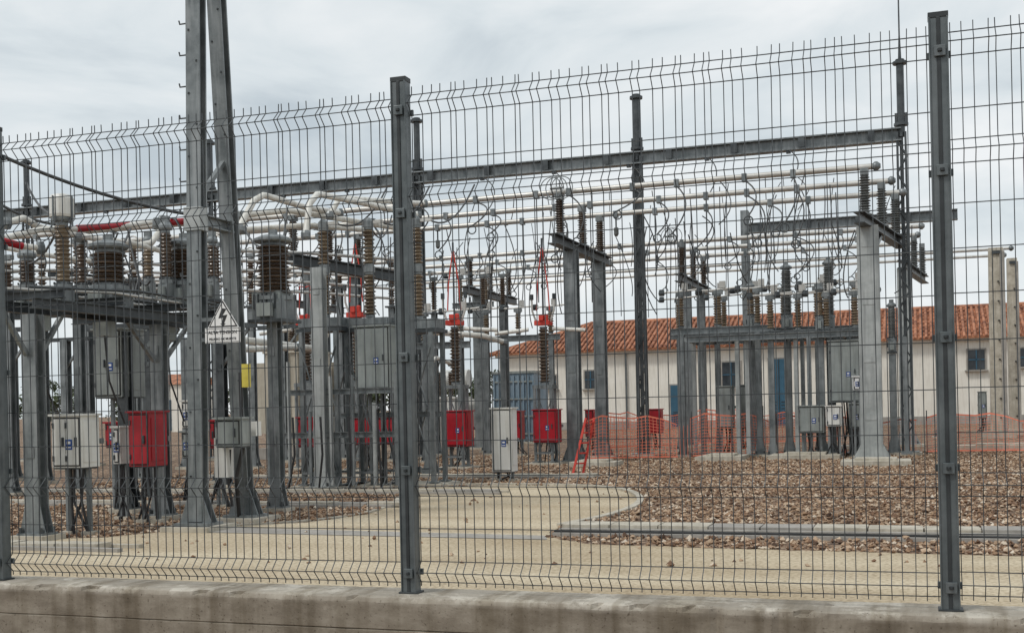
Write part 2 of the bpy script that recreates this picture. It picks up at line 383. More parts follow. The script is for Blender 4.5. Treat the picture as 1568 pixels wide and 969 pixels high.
for i in range(95000):
    y=9.0+ (R()**1.35)*21; x=U(-15,10)
    xx=CY*x+SY*y; dd=-SY*x+CY*y
    if abs(xx/dd)>.47: continue
    if inpoly(x,y,base_poly):
        if R()<.992: continue
    elif 11.4<y<12.2 and x>-3.6 and R()<.985: continue
    r=U(.013,.032)*(1 if R()<.85 else 1.5); o=len(vs)
    a=U(0,6.28);ca,sa=math.cos(a)*r,math.sin(a)*r;e=U(.6,1);z=r*U(.2,.7)
    vs+=[(x+ca,y+sa,z),(x-ca,y-sa,z+U(-.4,.4)*r),(x-sa*e,y+ca*e,z+U(-.2,.2)*r),(x+sa*e,y-ca*e,z),(x+U(-.3,.3)*r,y,z+r*U(.5,.9)),(x,y,z-r*.7)]
    fs+=[tuple(o+j for j in f) for f in octf]
b=B(); b.add(vs,fs,'stone'); b.finish('gravel')

# ------------------------------------------------------------------ perimeter wall and fence
FQ=5.38; WT=.40
b=B()
xs=np.arange(-12,9,.03); prof=[(5.235,-1.2),(5.235,.0),(5.235,.18),(5.235,.235),(5.243,.240),(5.235,.245),(5.235,.31),(5.235,.372),(5.243,.393),(5.265,.40),(5.33,.40),(5.45,.40),(5.53,.398),(5.535,.3),(5.535,-.1)]
n=len(prof); vs=[];fs=[]
for i,x in enumerate(xs):
    groove = 1 if min(abs(x+.86),abs(x+.60),abs(x-4.2),abs(x+5.9))<.018 else 0
    for k,(y,z) in enumerate(prof):
        nv=noise.noise(Vector((x*1.3,min(k,3)*.7,1.0)));nf=noise.noise(Vector((x*9,k*2.1,5.0)));nh=noise.noise(Vector((x*23,k,9.0)))
        am=.010 if k in(7,8,9) else .003
        yy=y+nf*am+(nv*.005)+(.012 if groove and k<9 else 0); zz=z+(nf*.35*am+nv*.003+nh*.002 if 6<k<13 else 0)
        if k==8 and nf>.25: yy+=.02; zz-=.012
        vs.append((x,yy,zz))
for i in range(len(xs)-1):
    for k in range(n-1): fs.append((i*n+k,(i+1)*n+k,(i+1)*n+k+1,i*n+k+1))
b.add(vs,fs,'wall'); b.finish('concrete_wall')

b=B(); posts=[-2.38+2.48*k for k in range(-3,4)]
folds=[.10,.52,1.93,2.385]; fy=FQ+.02
vp=[(0.03,0)]
for f in folds: vp+=[(f-.05,0),(f,-.05),(f+.05,0)]
vp.append((2.475,0))
for i in range(len(posts)-1):
    x0=posts[i]+.045; k=50; dx=(posts[i+1]-posts[i]-.09)/k; pz=U(-.008,.008); py=U(-.006,.006); 
    for j in range(k+1):
        x=x0+j*dx; jx=U(-.002,.002); jt=U(-.003,.003)
        b.tube([(x+jx+jt*t_/2,fy+dy+py,WT+z+pz) for t_,(z,dy) in enumerate(vp)],.0027,'wire',4,False,False)
    hz=[]
    for f in folds: hz+=[(f-.05,.005),(f,-.045),(f+.05,.005)]
    hz+=[(.74,.005),(.93,.005),(1.13,.005),(1.33,.005),(1.52,.005),(1.71,.005),(2.11,.005),(.31,.005)]
    for z,dy in hz:
        sg=U(-.005,.003)
        b.tube([(posts[i],fy+dy+py,WT+z+pz),((posts[i]+posts[i+1])/2,fy+dy+py,WT+z+sg+pz),(posts[i+1],fy+dy+py,WT+z+pz)],.0029,'wire',4,False,False)
b.finish('wire_mesh_fence')
for px in posts:
    b=B()
    b.box((px,FQ-.01,WT+1.25),(.078,.06,2.5),'post')
    b.box((px,FQ-.042,WT+1.25),(.016,.006,2.49),'postd')
    for sx in(-1,1): b.box((px+sx*.036,FQ-.043,WT+1.25),(.006,.008,2.49),'post')
    b.box((px,FQ-.01,WT+2.505),(.082,.066,.024),'postd')
    for z in(.10,.60,1.15,1.85,2.35):
        b.box((px+.004,FQ-.052,WT+z),(.046,.010,.046),'post',)
        b.lathe(px+.004,FQ-.06,WT+z-.006,[(.010,0),(.010,.014)],'postd',6)
        b.box((px,FQ+.028,WT+z),(.10,.014,.03),'post')
    b.box((px,FQ-.01,WT+.004),(.10,.085,.010),'postd')
    b.finish('fence_post',.002)

# ------------------------------------------------------------------ lightning masts and high beams
def mast(x,y,h,beamz,spike=0,name='lightning_mast',w=.2):
    b=B(); b.box((x,y,.0),(w*3,w*3,.14),'conc'); b.box((x,y,.08),(w*2.4,w*2.4,.03),'galv')
    t=w*.55
    for sx in(-1,1):
        for sy in (-1,1): b.beam((x+sx*t,y+sy*t*.8,.1),(x+sx*t*.8,y+sy*t*.7,beamz+.1),.05,.05,'galvd',(1,0,0))
    z=.3;k=1
    while z<beamz-.4:
        for sy in(-1,1): b.beam((x-k*t,y+sy*t*.8,z),(x+k*t,y+sy*t*.8,z+.38),.03,.01,'galvd',(0,1,0))
        z+=.38;k=-k
    b.box((x,y,beamz/2+.1),(w*.4,w*.4,beamz),'galvd')
    b.lathe(x,y,beamz,[(w*.42,0),(w*.42,h-beamz)],'galvd',10)
    for z in(beamz+.25,h-.06): b.lathe(x,y,z,[(w*.8,0),(w*.8,.06)],'galvd',10)
    for sx in(-1,1): b.box((x+sx*w*.55,y,beamz+.42),(.05,.05,.24),'galvd')
    b.lathe(x,y,h,[(w*.5,0),(w*.5,.05)],'galvd',10)
    if spike: b.tube([(x,y,h),(x,y,h+.6),(x,y,h+spike)],[.04,.018,.012],'galvd',6)
    return b.finish(name)
MQ=28.5
for x in(-30.8,-24.6,-18.4,-12.2,-6.4): mast(x,MQ,8.75,7.2)
mast(-.3,MQ,8.9,7.2,4.5)
def hbeam(name,x0,x1,y,z,w=.28,drops=True):
    b=B(); b.ibeam((x0,y,z),(x1,y,z),w,w,'galv',t=.03,hint=(0,0,1))
    x=x0+.5
    while x<x1: b.box((x,y,z),(.02,w*.92,w*.9),'galv'); b.box((x,y-w/2-.01,z),(.14,.02,w*.8),'galvd'); x+=1.55
    if drops:
        for k in range(int((x1-x0)/1.9)):
            xx=x0+.8+k*1.9
            b.box((xx,y-.06,z-w/2-.04),(.1,.1,.08),'galvd')
            b.cable((xx,y-.1,z-w/2),(xx+U(.1,.4),y-U(.3,1.0),z-U(.9,1.3)),U(-.15,.1),.014,'cond',bow=(U(.15,.35),0))
    return b.finish(name)
hbeam('gantry_beam',-34,-.3,MQ,7.25,.27)
hbeam('gantry_beam',-5.4,1.2,40,7.0,.3,False)
for x in(-5.4,.6):
    b=B(); b.column(x,40,7.6,.26,'galv'); b.finish('gantry_column')

# ------------------------------------------------------------------ rigid busbars
rows={'near':([24.8,26.6,28.2],5.9,-22,-.5),'far':([34,35.8,37.6],5.9,-27,0.1),'back':([44,46],6.3,-20,3)}
for k,(qs,z,x0,x1) in rows.items():
    for j,q in enumerate(qs):
        b=B(); e=x1-.1*j
        if k=='near': e=(-.75,-.5,-.3)[j]
        b.tube([(x0,q,z),(-14,q,z-.03),(-7,q,z),(e,q,z)],.062 if k!='back' else .05,'alu' ,10)
        b.lathe(e,q,z-.09,[(.03,0),(.09,.05),(.09,.13),(.03,.18)],'galv',10,True)
        if k!='back':
            for i in range(17):
                x=x0+1+i*(x1-x0-1.5)/17+U(-.3,.3)
                b.box((x,q,z-.02),(.10,.16,.16),'galv'); 
                tp=R()
                if tp<.6:
                    d=U(.5,1.2); s_=U(-.3,.3)
                    b.cable((x,q-.05,z-.08),(x+s_,q-.3,z-d),-.05,.016,'cond',bow=(U(.15,.35),0))
                    b.ring((x+s_,q-.3,z-d-.09),.09,.014,'galvd','y',12)
                elif tp<.75:
                    b.tube([(x,q,z-.05),(x,q,z-.35)],.02,'galvd',6); b.lathe(x,q,z-.55,[(.03,0),(.06,.05),(.06,.2),(.03,.22)],'pgrey',8)
                else:
                    b.tube([(x,q,z-.05),(x,q,z-U(1.2,2.6))],.012,'cond',6)
        b.finish('busbar_tube')

def t_support(x,q0,q1,qa,qb,zt,iq,tz,w=.3,mat='galv',skew=0.0,insmat='brown'):
    b=B(); qm=26.5 if q0<30 else 35.8
    X=lambda q:x+(q-qm)*skew
    b.column(X(q0) if skew else x,q0,zt,w,mat,d=w*.75)
    if q1: b.column(x,q1,zt-.02,w*.9,mat)
    b.ibeam((X(qa),qa,zt+.08),(X(qb),qb,zt+.08),.22,.2,'galvd',t=.02)
    if skew:
        b.beam((X(q0),q0,zt-.7),(X(q0+1.4),q0+1.4,zt),.09,.09,'galv')
    for q in iq:
        xx=X(q)
        b.box((xx,q,zt+.2),(.26,.26,.03),'galv')
        b.ins(xx,q,zt+.21,tz-zt-.35,.115,insmat)
        b.box((xx,q,tz-.10),(.16,.2,.12),'galv')
    b.cable((x-.2,q0,zt),(x-.25,q0,zt-1.4),0,.012,bow=(-.1,0))
    return b.finish('busbar_support')
nq,fq=[24.8,26.6,28.2],[34,35.8,37.6]
t_support(-.72,25.0,None,24.2,28.9,4.75,nq,5.9,.42,'galvl',.15,'pgrey')
t_support(-7.3,25.6,28.0,24.2,29.0,4.75,nq,5.9)
t_support(-13.8,25.6,28.0,24.2,29.0,4.75,nq,5.9,.26)
t_support(-20.3,25.6,28.0,24.2,29.0,4.75,nq,5.9,.26)
t_support(-.1,33.6,None,33.2,38.2,4.75,fq,5.9,.36,'galvl',.12,'pgrey')
t_support(-6.4,34.6,37.0,33.4,38.4,4.75,fq,5.9,.26)
t_support(-12.9,34.6,37.0,33.4,38.4,4.75,fq,5.9,.26)
t_support(-19.4,34.6,37.0,33.4,38.4,4.75,fq,5.9,.26)
for u,v,q in((852,288,24.6),(1025,362,33.6)):
    b=B();c=S(u,v,q)
    for k in(-.12,0,.12): b.ring((c[0]+k,c[1],c[2]),.24,.011,'galv','y')
    b.tube([(c[0]-.14,c[1],c[2]),(c[0]+.14,c[1],c[2])],.03,'galv',6); b.beam((c[0],c[1],c[2]-.24),(c[0],c[1],c[2]+.24),.02,.02,'galv')
    b.finish('corona_ring')

# ------------------------------------------------------------------ A-frame pylon with warning sign
def lerp(a,c,t): return tuple(a[i]+(c[i]-a[i])*t for i in range(3))
b=B(); X0=-7.63
l1a,l1b=(X0,11.44,.1),(X0,11.72,10.0); l2a,l2b=(X0,12.42,.1),(X0,11.78,10.0)
for a,c in((l1a,l1b),(l2a,l2b)):
    b.ibeam(a,c,.175,.12,'galv',t=.022,hint=(1,0,0)); b.box((a[0],a[1],.0),(.6,.6,.12),'conc'); b.box((a[0],a[1],.075),(.42,.34,.03),'galv')
    for sx in(-1,1):
        for dy in(-.06,.055):
            vs=[(a[0]+sx*.088,a[1]+dy,.09),(a[0]+sx*.2,a[1]+dy,.09),(a[0]+sx*.088,a[1]+dy,.40)];vs+=[(p,q+.014,r) for p,q,r in vs]
            b.add(vs,[(0,1,2),(5,4,3),(0,1,4,3),(1,2,5,4),(2,0,3,5)],'galv')
for zt in(.34,.68): 
    b.ibeam(lerp(l1a,l1b,zt),lerp(l2a,l2b,zt),.14,.12,'galv',t=.015)
    p=lerp(l1a,l1b,zt);b.box((p[0],p[1]-.02,p[2]),(.21,.16,.26),'galvl')
b.beam(lerp(l1a,l1b,.36),lerp(l2a,l2b,.42),.05,.05,'galv')
z=.24
while z<.98:
    p=lerp(l1a,l1b,z); b.tube([(p[0]-.085,p[1]-.03,p[2]),(p[0]-.19,p[1]-.03,p[2]),(p[0]-.20,p[1]-.03,p[2]+.04)],.010,'galvd',6); z+=.036
for i in range(26):
    for a,c in((l1a,l1b),(l2a,l2b)):
        p=lerp(a,c,.05+i*.036); b.lathe(p[0]+.05*(1 if i%2 else -1),p[1]-.075,p[2],[(.012,0),(.012,.018)],'galvd',6)
c=S(357,662,12.0); b.cabinet(c,(.34,.22,.31),'cab',False); 
c2=S(343,700,12.1); b.box(c2,(.17,.14,.46),'cabw')
c3=S(392,656,12.3); b.box(c3,(.07,.12,.17),'cabw')
b.tube([S(368,570,12.2),S(370,640,12.2)],.025,'blk',6)
c=S(377,575,12.15); b.box(c,(.09,.05,.27),'yel')
b.tube([S(372,685,12.1),S(362,730,12.1),(c3[0]-.25,12.3,.0)],.026,'blk',6)
b.tube([S(352,688,12.1),S(350,740,12.1),S(356,775,12.1)],.018,'blk',6)
b.finish('steel_a_frame_pylon')
b=B(); yq=11.30
T=S(341,458,yq);Lp=S(318,503,yq);Rp=S(366,501,yq); w=(Rp[0]-Lp[0]); cx=(Lp[0]+Rp[0])/2; z0=Lp[2]; H=T[2]-z0
def tri(bd,s,y,mat,th=.004):
    cz=z0+H*.36
    pts=[(cx-w/2*s,cz-H*.36*s),(cx+w/2*s,cz-H*.36*s),(cx,cz+H*.64*s)]
    vs=[(x,y,z) for x,z in pts]+[(x,y+th,z) for x,z in pts]
    bd.add(vs,[(0,1,2),(5,4,3),(0,3,4,1),(1,4,5,2),(2,5,3,0)],mat)
tri(b,1,yq,'white');tri(b,.92,yq-.003,'blk',.002);tri(b,.80,yq-.006,'white',.002)
bolt=[(-.01,.78),(.05,.74),(.0,.48),(.06,.50),(.015,.12),(.04,.14),(0,.03),(-.035,.15),(-.012,.13),(.005,.38),(-.055,.36)]
vs=[(cx+x*w/.40,yq-.008,z0+z*H*.84+H*.03) for x,z in bolt]
b.add(vs,[(0,2,1),(0,10,2),(10,9,2),(9,3,2),(9,8,4),(9,4,3),(8,7,6),(8,6,5),(8,5,4)],'blk')
pw=S(341,513,yq); b.box((pw[0],yq,pw[2]),(w*1.12,.004,.165),'white')
for zz in(.052,-.052):
    b.box((pw[0],yq-.004,pw[2]+zz*1.4),(w*1.08,.002,.004),'seam')
b.beam((cx,yq+.02,pw[2]-.1),(cx,yq+.02,z0+H),.04,.02,'galv',(1,0,0)); b.box((cx-.08,yq+.035,z0+.1),(.42,.02,.04),'galv'); b.box((cx-.08,yq+.035,z0-.12),(.42,.02,.04),'galv')
sg=b.finish('high_voltage_warning_sign')
for txt,zz,s_ in(('ALTA TENSION',.022,.052),('PELIGRO DE MUERTE',-.045,.036)):
    cu=bpy.data.curves.new('lettering','FONT');cu.body=txt;cu.size=s_;cu.align_x='CENTER';cu.extrude=.001;cu.offset=.0006
    o=bpy.data.objects.new('lettering',cu);bpy.context.collection.objects.link(o);o.rotation_euler=(math.pi/2,0,0)
    o.location=(pw[0],yq-.004,pw[2]+zz-.008);cu.materials.append(M['blk']);o.parent=sg

# ------------------------------------------------------------------ front-left portal with instrument transformers
b=B(); PX=-8.85
b.column(PX,10.3,2.38,.18,'galv',d=.14); b.column(PX,12.5,2.4,.16,'galv',d=.13)
b.column(PX-1.1,13.3,2.4,.15,'galvd',d=.12)
for dx in(-.26,.26): b.ibeam((PX+dx,10.0,2.47),(PX+dx,13.8,2.47),.08,.10,'galvd',t=.012)
for y in(10.3,11.3,12.3,13.4): b.ibeam((PX-2.0,y,2.58),(PX+.4,y,2.58),.08,.08,'galvd',t=.01)
for s_ in(-1,1): b.beam((PX,10.3+s_*.1,1.95),(PX,10.3+s_*.45,2.4),.045,.045,'galv'); b.beam((PX,12.5+s_*.1,1.95),(PX,12.5+s_*.6,2.4),.045,.045,'galv')
for i in range(9): b.box((PX+U(-1.2,.3),10.1+i*.42,2.68),(U(.10,.26),U(.1,.2),U(.07,.16)),'galv' if i%2 else 'galvd')
for i in range(6): b.tube([(PX-1.6+i*.33,10.2,2.66),(PX-1.2+i*.33,11.5,2.70),(PX-.9+i*.28,13.0,2.66)],.016,'galvd' if i%2 else 'alu',6)
for y in(10.5,11.6,12.8): b.box((PX-.1,y,2.30),(.2,.16,.16),'cab'); b.tube([(PX-.1,y,2.22),(PX-.05,y,1.7),(PX,y+.2,1.2)],.012,'blk',6)
b.finish('equipment_support_portal')
def instr(u,vb,vt,wpx,q,mat='brown',can=False,name='current_transformer',boxb=True):
    b=B();k=sc(u,q);x,y,z0=S(u,vb,q);_,_,z1=S(u,vt,q);r=wpx*k/2
    if boxb:
        b.box((x,y,z0-.15),(r*1.8,r*1.8,.26),'galv'); b.box((x,y,z0-.29),(r*2.2,r*2.2,.04),'galvd')
        b.box((x,y-r*.95-.03,z0-.15),(r*.9,.06,.17),'cab'); b.box((x-r*1.0,y,z0-.12),(.05,r,.1),'galvd')
    b.lathe(x,y,z0-.02,[(r*1.05,0),(r*1.05,.05)],'galv',18)
    for i in range(8): b.lathe(x+r*.98*math.cos(i*.785),y+r*.98*math.sin(i*.785),z0+.03,[(.012,0),(.012,.025)],'galvd',6)
    b.ins(x,y,z0+.02,z1-z0-.02,r,mat,.045,20,.72)
    if can:
        b.lathe(x,y,z1,[(r*1.1,0),(r*1.2,.03),(r*1.2,.05)],'galv',16); b.lathe(x,y,z1+.05,[(r*1.35,0),(r*1.45,.03),(r*1.45,.20),(r*1.2,.24),(r*.4,.26)],'cabw',18)
        for i in range(4): b.tube([(x+r*1.5*math.cos(i*1.57),y+r*1.5*math.sin(i*1.57),z1+.27),(x+r*1.5*math.cos(i*1.57),y+r*1.5*math.sin(i*1.57),z1-.05)],.010,'galv',6)
    else:
        b.lathe(x,y,z1,[(r*1.0,0),(r*1.08,.02),(r*1.08,.05),(r*.7,.09),(r*.25,.11)],'galv',18)
        b.box((x,y,z1+.13),(.1,.06,.08),'galv')
    b.finish(name); return (x,y,z1)
instr(97,440,340,26,10.8,'tan',True,'voltage_transformer')
instr(167,442,382,56,11.7)
instr(255,432,352,20,12.6,'brown')
instr(283,436,378,50,12.9)
instr(420,458,372,54,13.6)
instr(42,440,395,26,12.6,'brown')
instr(126,440,370,16,13.2,'brown');instr(228,430,372,16,14.6,'tan');instr(326,430,372,16,15.0,'brown')
b=B();x,y,z=S(418,475,13.6)
b.box((x,y,z+.08),(.40,.36,.30),'cab');b.box((x,y-.19,z+.08),(.34,.02,.24),'galv')
for i in range(6): b.box((x-.15+i*.06,y-.21,z+.10),(.012,.03,.20),'galvd')
b.box((x,y,z-.10),(.3,.3,.05),'galvd'); b.column(x,y+.02,z-.10,.14,'galv'); b.finish('transformer_terminal_box')

# ------------------------------------------------------------------ cabinets
def cab(u0,u1,v0,v1,q,mat,name,dep=.35,legv=None,plate=True,doors=1,tube=True,legm='galv',cables=True):
    u=(u0+u1)/2;k=sc(u,q);x,_,zt=S(u,v0,q);_,_,zb=S(u,v1,q);b=B()
    w=(u1-u0)*k*1.0
    w=max(w*1.0-dep*.28,w*.72)
    h=zt-zb
    b.cabinet((x,q+dep/2,(zt+zb)/2),(w,dep,h),mat,plate,doors)
    if zb>.12:
        for sx in(-1,1): b.beam((x+sx*w*.36,q+dep*.6,0),(x+sx*w*.36,q+dep*.6,zb),.045,.045,legm,(1,0,0)); b.box((x+sx*w*.36,q+dep*.6,.02),(.14,.14,.06),'conc')
        if tube: b.box((x,q+dep+.03,zb+h*.5),(w*1.1,.05,.06),legm)
        if cables:
            for i in range(4):
                xx=x+U(-.3,.3)*w; b.tube([(xx,q+dep*.5,zb+.02),(xx+U(-.05,.05),q+dep*.5,zb*.5),(xx+U(-.18,.18),q+dep*.5,.02)],.015,'blk',6)
    else:
        b.box((x,q+dep/2,.04),(w*1.4,dep*1.6,.12),'conc')
    b.finish(name,.006 if q<25 else 0); return x,q,zt,zb,w
cab(68,134,637,716,10.6,'cabw','white_control_cabinet',.3,doors=2)
cab(187,237,632,714,11.9,'red','red_control_cabinet',.35,plate=False)
cab(169,187,655,710,12.3,'cabw','white_junction_box',.2)
cab(155,184,648,684,14.2,'red','red_control_cabinet',.3)
cab(130,197,505,608,13.2,'cab','grey_breaker_cabinet',.5,doors=2)
cab(274,294,615,655,14.8,'cabw','white_junction_box',.2);cab(274,294,662,700,14.8,'cab','grey_junction_box',.2)
cab(316,334,645,686,14.0,'red','red_control_cabinet',.3,plate=False)
cab(449,484,640,684,20.5,'red','red_control_cabinet',.4)
cab(530,612,640,680,21.5,'red','red_control_cabinet',.5,doors=2)
cab(672,720,630,683,23.5,'red','red_control_cabinet',.4)
cab(811,856,628,677,24.9,'red','red_control_cabinet',.4)
cab(784,800,630,672,29.5,'red','red_control_cabinet',.3,plate=False)
cab(893,911,628,668,31.5,'red','red_control_cabinet',.3,plate=False)
cab(986,1014,627,663,32.5,'red','red_control_cabinet',.4,plate=False)
cab(747,787,626,722,19.5,'cabw','white_control_cabinet',.3)
cab(532,606,500,596,17.6,'cab','grey_breaker_cabinet',.6)
cab(455,472,640,655,21,'cabw','white_junction_box',.2)
cab(496,512,640,668,18,'cabw','white_junction_box',.2)
cab(1262,1322,522,615,27.6,'cab','grey_breaker_cabinet',.7)
cab(1094,1124,592,655,28.6,'cab','grey_breaker_cabinet',.5,plate=False)
cab(1126,1158,590,655,29.5,'cab','grey_breaker_cabinet',.5,plate=False)
cab(1218,1264,622,662,27.2,'cab','grey_junction_box',.4)
cab(1262,1290,622,652,27.0,'cabw','white_junction_box',.3)
cab(1298,1320,618,655,27.4,'cab','grey_junction_box',.3)
cab(1305,1318,577,597,27.3,'white','white_junction_box',.1,cables=False)
cab(1496,1512,600,640,45,'cab','grey_junction_box',.3)

# ------------------------------------------------------------------ mid-left circuit breakers
def breaker(u,vb,vt,wpx,q,mat='tan',cabv=None,base=.8):
    b=B();k=sc(u,q);x,y,z0=S(u,vb,q);_,_,z1=S(u,vt,q);r=wpx*k/2
    b.box((x,y,z0-.10),(base,.42,.16),'galv'); b.box((x,y,z0-.22),(base*1.06,.5,.06),'galvd')
    b.legs(x,y,base*.8,.5,.06,z0-.25,'galv',.07)
    b.ins(x,y,z0,(z1-z0)*.5,r,mat,.06); b.lathe(x,y,z0+(z1-z0)*.5,[(r*.9,0),(r*.9,.1)],'galv',12)
    b.ins(x,y,z0+(z1-z0)*.5+.1,(z1-z0)*.5-.1,r,mat,.06)
    b.lathe(x,y,z1,[(r*.8,0),(r*.8,.1),(r*.3,.16)],'galv',12); b.box((x+.12,y,z1+.08),(.3,.05,.05),'alu')
    b.cable((x+.2,y,z1+.1),(x+.5,y+1.5,z1+.9),.3,.016,'cond')
    b.finish('circuit_breaker'); return(x,y,z1)
breaker(498,486,350,20,18.0);breaker(567,486,348,20,18.2);breaker(641,488,345,18,18.6)
b=B()
for u,vt,q in((487,410,17.3),(612,480,19),(655,500,21)):
    x,y,z=S(u,vt,q); b.column(x,y,z,.16 if u!=487 else .2,'galv' if u!=487 else 'galvl')
for y,z in((17.4,.9),(17.4,1.6),(18.8,1.2)): b.ibeam((-10.0,y,z),(-7.7,y,z),.07,.08,'galv',t=.012)
x0=S(450,398,18.4);x1=S(612,425,20.6); b.ibeam(x0,x1,.16,.18,'galvd',t=.02)
for i in range(7):
    x=-10.1+i*.38; b.beam((x,17.2,.1),(x,17.2,U(1.2,2.2)),.045,.045,'galvl' if i%2 else 'galv',(1,0,0))
for i in range(4): b.tube([(-9.6+i*.5,17.1,1.2),(-9.55+i*.5,17.05,.6),(-9.7+i*.55,17.1,.05)],.02,'blk',6)
b.finish('steel_support_frame')

def redpole(u,vb_ins,vclamp,q,strap=120,name='surge_arrester'):
    b=B();k=sc(u,q);x,y,z0=S(u,vb_ins,q);_,_,z1=S(u,vclamp,q);r=9*k
    b.box((x,y,z0-.06),(.46,.36,.08),'galv')
    b.legs(x,y,.38,.3,.06,z0-.1,'galv',.055)
    b.ins(x,y,z0,z1-z0,r,'brown',.07,12)
    b.box((x,y,z1+.08),(.34,.28,.10),'redt'); b.box((x,y-.1,z1+.19),(.10,.18,.12),'redt'); b.lathe(x+.1,y-.1,z1+.13,[(.05,0),(.05,.12),(.02,.14)],'redt',8)
    for s_ in(-1,1):
        b.tube([(x+s_*.16,y,z1+.1),(x+s_*.25,y,z1+.35),(x+s_*.26,y,z1+.62)],.022,'alu',8)
        b.lathe(x+s_*.26,y,z1+.6,[(.045,0),(.045,.12)],'galvd',8)
        b.tube([(x+s_*.15,y,z1+.35),(x+s_*.12,y,z1+.9),(x,y,z1+strap*k)],.015,'redt',6)
    b.tube([(x,y,z1+.15),(x,y,z1+strap*k+.15)],.022,'galvd',6)
    b.tube([(x-.35,y,z1-.05),(x-1.1,y-.1,z1-.12)],.045,'cream',8)
    b.tube([(x+.2,y,z1-.05),(x+.9,y+.2,z1-.1)],.045,'cream',8)
    b.finish(name)
redpole(698,588,500,23.7,118);redpole(834,588,500,25.2,125);redpole(548,585,488,22.6,118)
redpole(470,585,500,23.6,60)

# ------------------------------------------------------------------ disconnectors
def disc(u,vplat,q,n=2,dx=1.1,ih=.85,mat='tan',name='disconnector_switch'):
    b=B();x,y,z=S(u,vplat,q)
    L=dx*(n-1)+.5
    b.ibeam((x-.25,y,z),(x+L-.25,y,z),.12,.14,'galv',t=.015)
    for xx in(x,x+L-.5): b.column(xx,y,z-.08,.13,'galv')
    for i in range(n):
        xx=x+i*dx; b.ins(xx,y,z+.09,ih,.09,mat,.06,12); b.box((xx,y,z+ih+.14),(.2,.12,.09),'galv')
        b.tube([(xx-.45,y,z+ih+.2),(xx-.1,y,z+ih+.2),(xx+.5,y,z+ih+.24)],.022,'alu',8); b.lathe(xx-.45,y,z+ih+.12,[(.06,0),(.08,.06),(.06,.15)],'galvd',8)
        b.box((xx+.1,y,z+ih+.32),(.14,.06,.16),'alu'); b.ring((xx+.5,y,z+ih+.2),.07,.013,'galv','y',10)
    b.cable((x,y,z+ih+.3),(x+U(-.6,.6),y-1,z+ih+1.5),.25,.013,'cond')
    b.finish(name)
disc(1043,508,28.2,3,.9,.75,'tan');disc(1098,505,29.5,2,.85,.75)
disc(1150,508,30.0,3,.8,.85);disc(1180,512,27.8,4,.62,.7)
disc(1040,515,31.5,4,1.2,.8,'tan');disc(1255,505,29,2,.8,.9)
disc(705,468,33,2,.8,.7);disc(745,520,30,3,.9,.6)
disc(650,530,26,2,.9,.6)
for u,vb,vt,w,q,mt in((1205,485,412,17,28.5,'pgrey'),(1270,485,405,17,28.3,'pgrey'),(1150,485,440,12,28.8,'tan'),(1255,487,445,13,27.8,'tan'),(1366,520,470,13,28.5,'pgrey')):
    instr(u,vb,vt,w,q,mt,False,'voltage_transformer')
    x,y,z=S(u,vb,q); b=B(); b.column(x,y,z-.32,.16,'galv'); b.finish('equipment_pedestal')
b=B()
for u in(1062,1075,1128,1143,1218,1228,1238,1256,1300,1318,1385):
    x,y,z=S(u,515,28+U(-.6,.9)); b.beam((x,y,.05),(x,y,z),.09,.09,'galv' if u%3 else 'galvl',(1,0,0)); b.box((x,y,.07),(.24,.24,.03),'galv')
p0=S(1050,520,27.6);p1=S(1320,510,27.6); b.ibeam(p0,(p1[0],p0[1],p0[2]),.14,.13,'galv',t=.016)
b.ibeam((p0[0],29,p0[2]),(p1[0],29,p0[2]),.14,.13,'galv',t=.016)
for i in range(10): 
    x=p0[0]+i*(p1[0]-p0[0])/9; b.beam((x,27.6,p0[2]),(x,29,p0[2]),.07,.09,'galv')
b.finish('equipment_support_platform')
for u,v,w,d in((1100,706,1.0,1.2),(1230,704,1.5,1.3),(1150,698,1.0,.8),(1340,714,1.3,1.1),(1290,692,1.0,1.0),(1545,688,2.4,.8),(905,715,1.0,.8)):
    x,y=GP(u,v);bb=B();bb.box((x,y+d/2,.03),(w,d,.14),'conc',U(-.03,.03));bb.box((x,y+d/2,.12),(w*.6,d*.6,.05),'conc');bb.finish('concrete_plinth')

# ------------------------------------------------------------------ cream connection pipes (left)
def pipe(pts,r=.05,mat='cream',name='conductor_pipe',soft=True,red=None):
    P=[S(*p) for p in pts]
    if soft:
        o=[P[0]]
        for i in range(1,len(P)-1):
            o+=[lerp(P[i],P[i-1],.16),lerp(P[i],P[i-1],.05),lerp(P[i],P[i+1],.05),lerp(P[i],P[i+1],.16)]
        o.append(P[-1]);P=o
    b=B();b.tube(P,r,mat,10)
    for e in(P[0],P[-1]): b.lathe(e[0],e[1],e[2]-.07,[(r*1.1,0),(r*1.5,.04),(r*1.5,.1),(r*1.1,.14)],'galv',10)
    if red:
        a,c=red; b.tube([S(*a),S(*c)],r*1.25,'red',10)
    b.finish(name)
pipe([(366,350,15.5),(388,308,15.8),(404,299,16),(470,318,17.5),(520,326,19)])
pipe([(468,360,16.5),(474,312,16.7),(486,297,17),(560,312,18.5),(640,330,20)])
pipe([(370,330,16.8),(440,322,17.5),(612,350,20)])
pipe([(505,330,17.6),(520,303,18),(560,306,18.6),(650,312,20.5)],.045)
pipe([(372,352,17),(470,345,18),(560,352,19)],.045)
pipe([(10,342,12),(36,334,12.2),(60,348,12.5),(205,377,13.8),(232,372,14),(246,352,14.2)],.042)
pipe([(0,366,11.5),(60,352,12),(92,350,12.2),(150,352,12.8),(248,338,13.8)],.036,red=((118,350,12.45),(198,345,13.3)))
pipe([(120,362,13),(200,372,13.6),(300,398,15)],.038)
pipe([(-30,360,10.5),(30,376,10.9),(62,380,11.1)],.034,red=((0,368,10.68),(34,377,10.92)))
pipe([(240,342,13.2),(290,338,13.6),(330,346,14)],.036,red=((252,341,13.3),(284,339,13.55)))
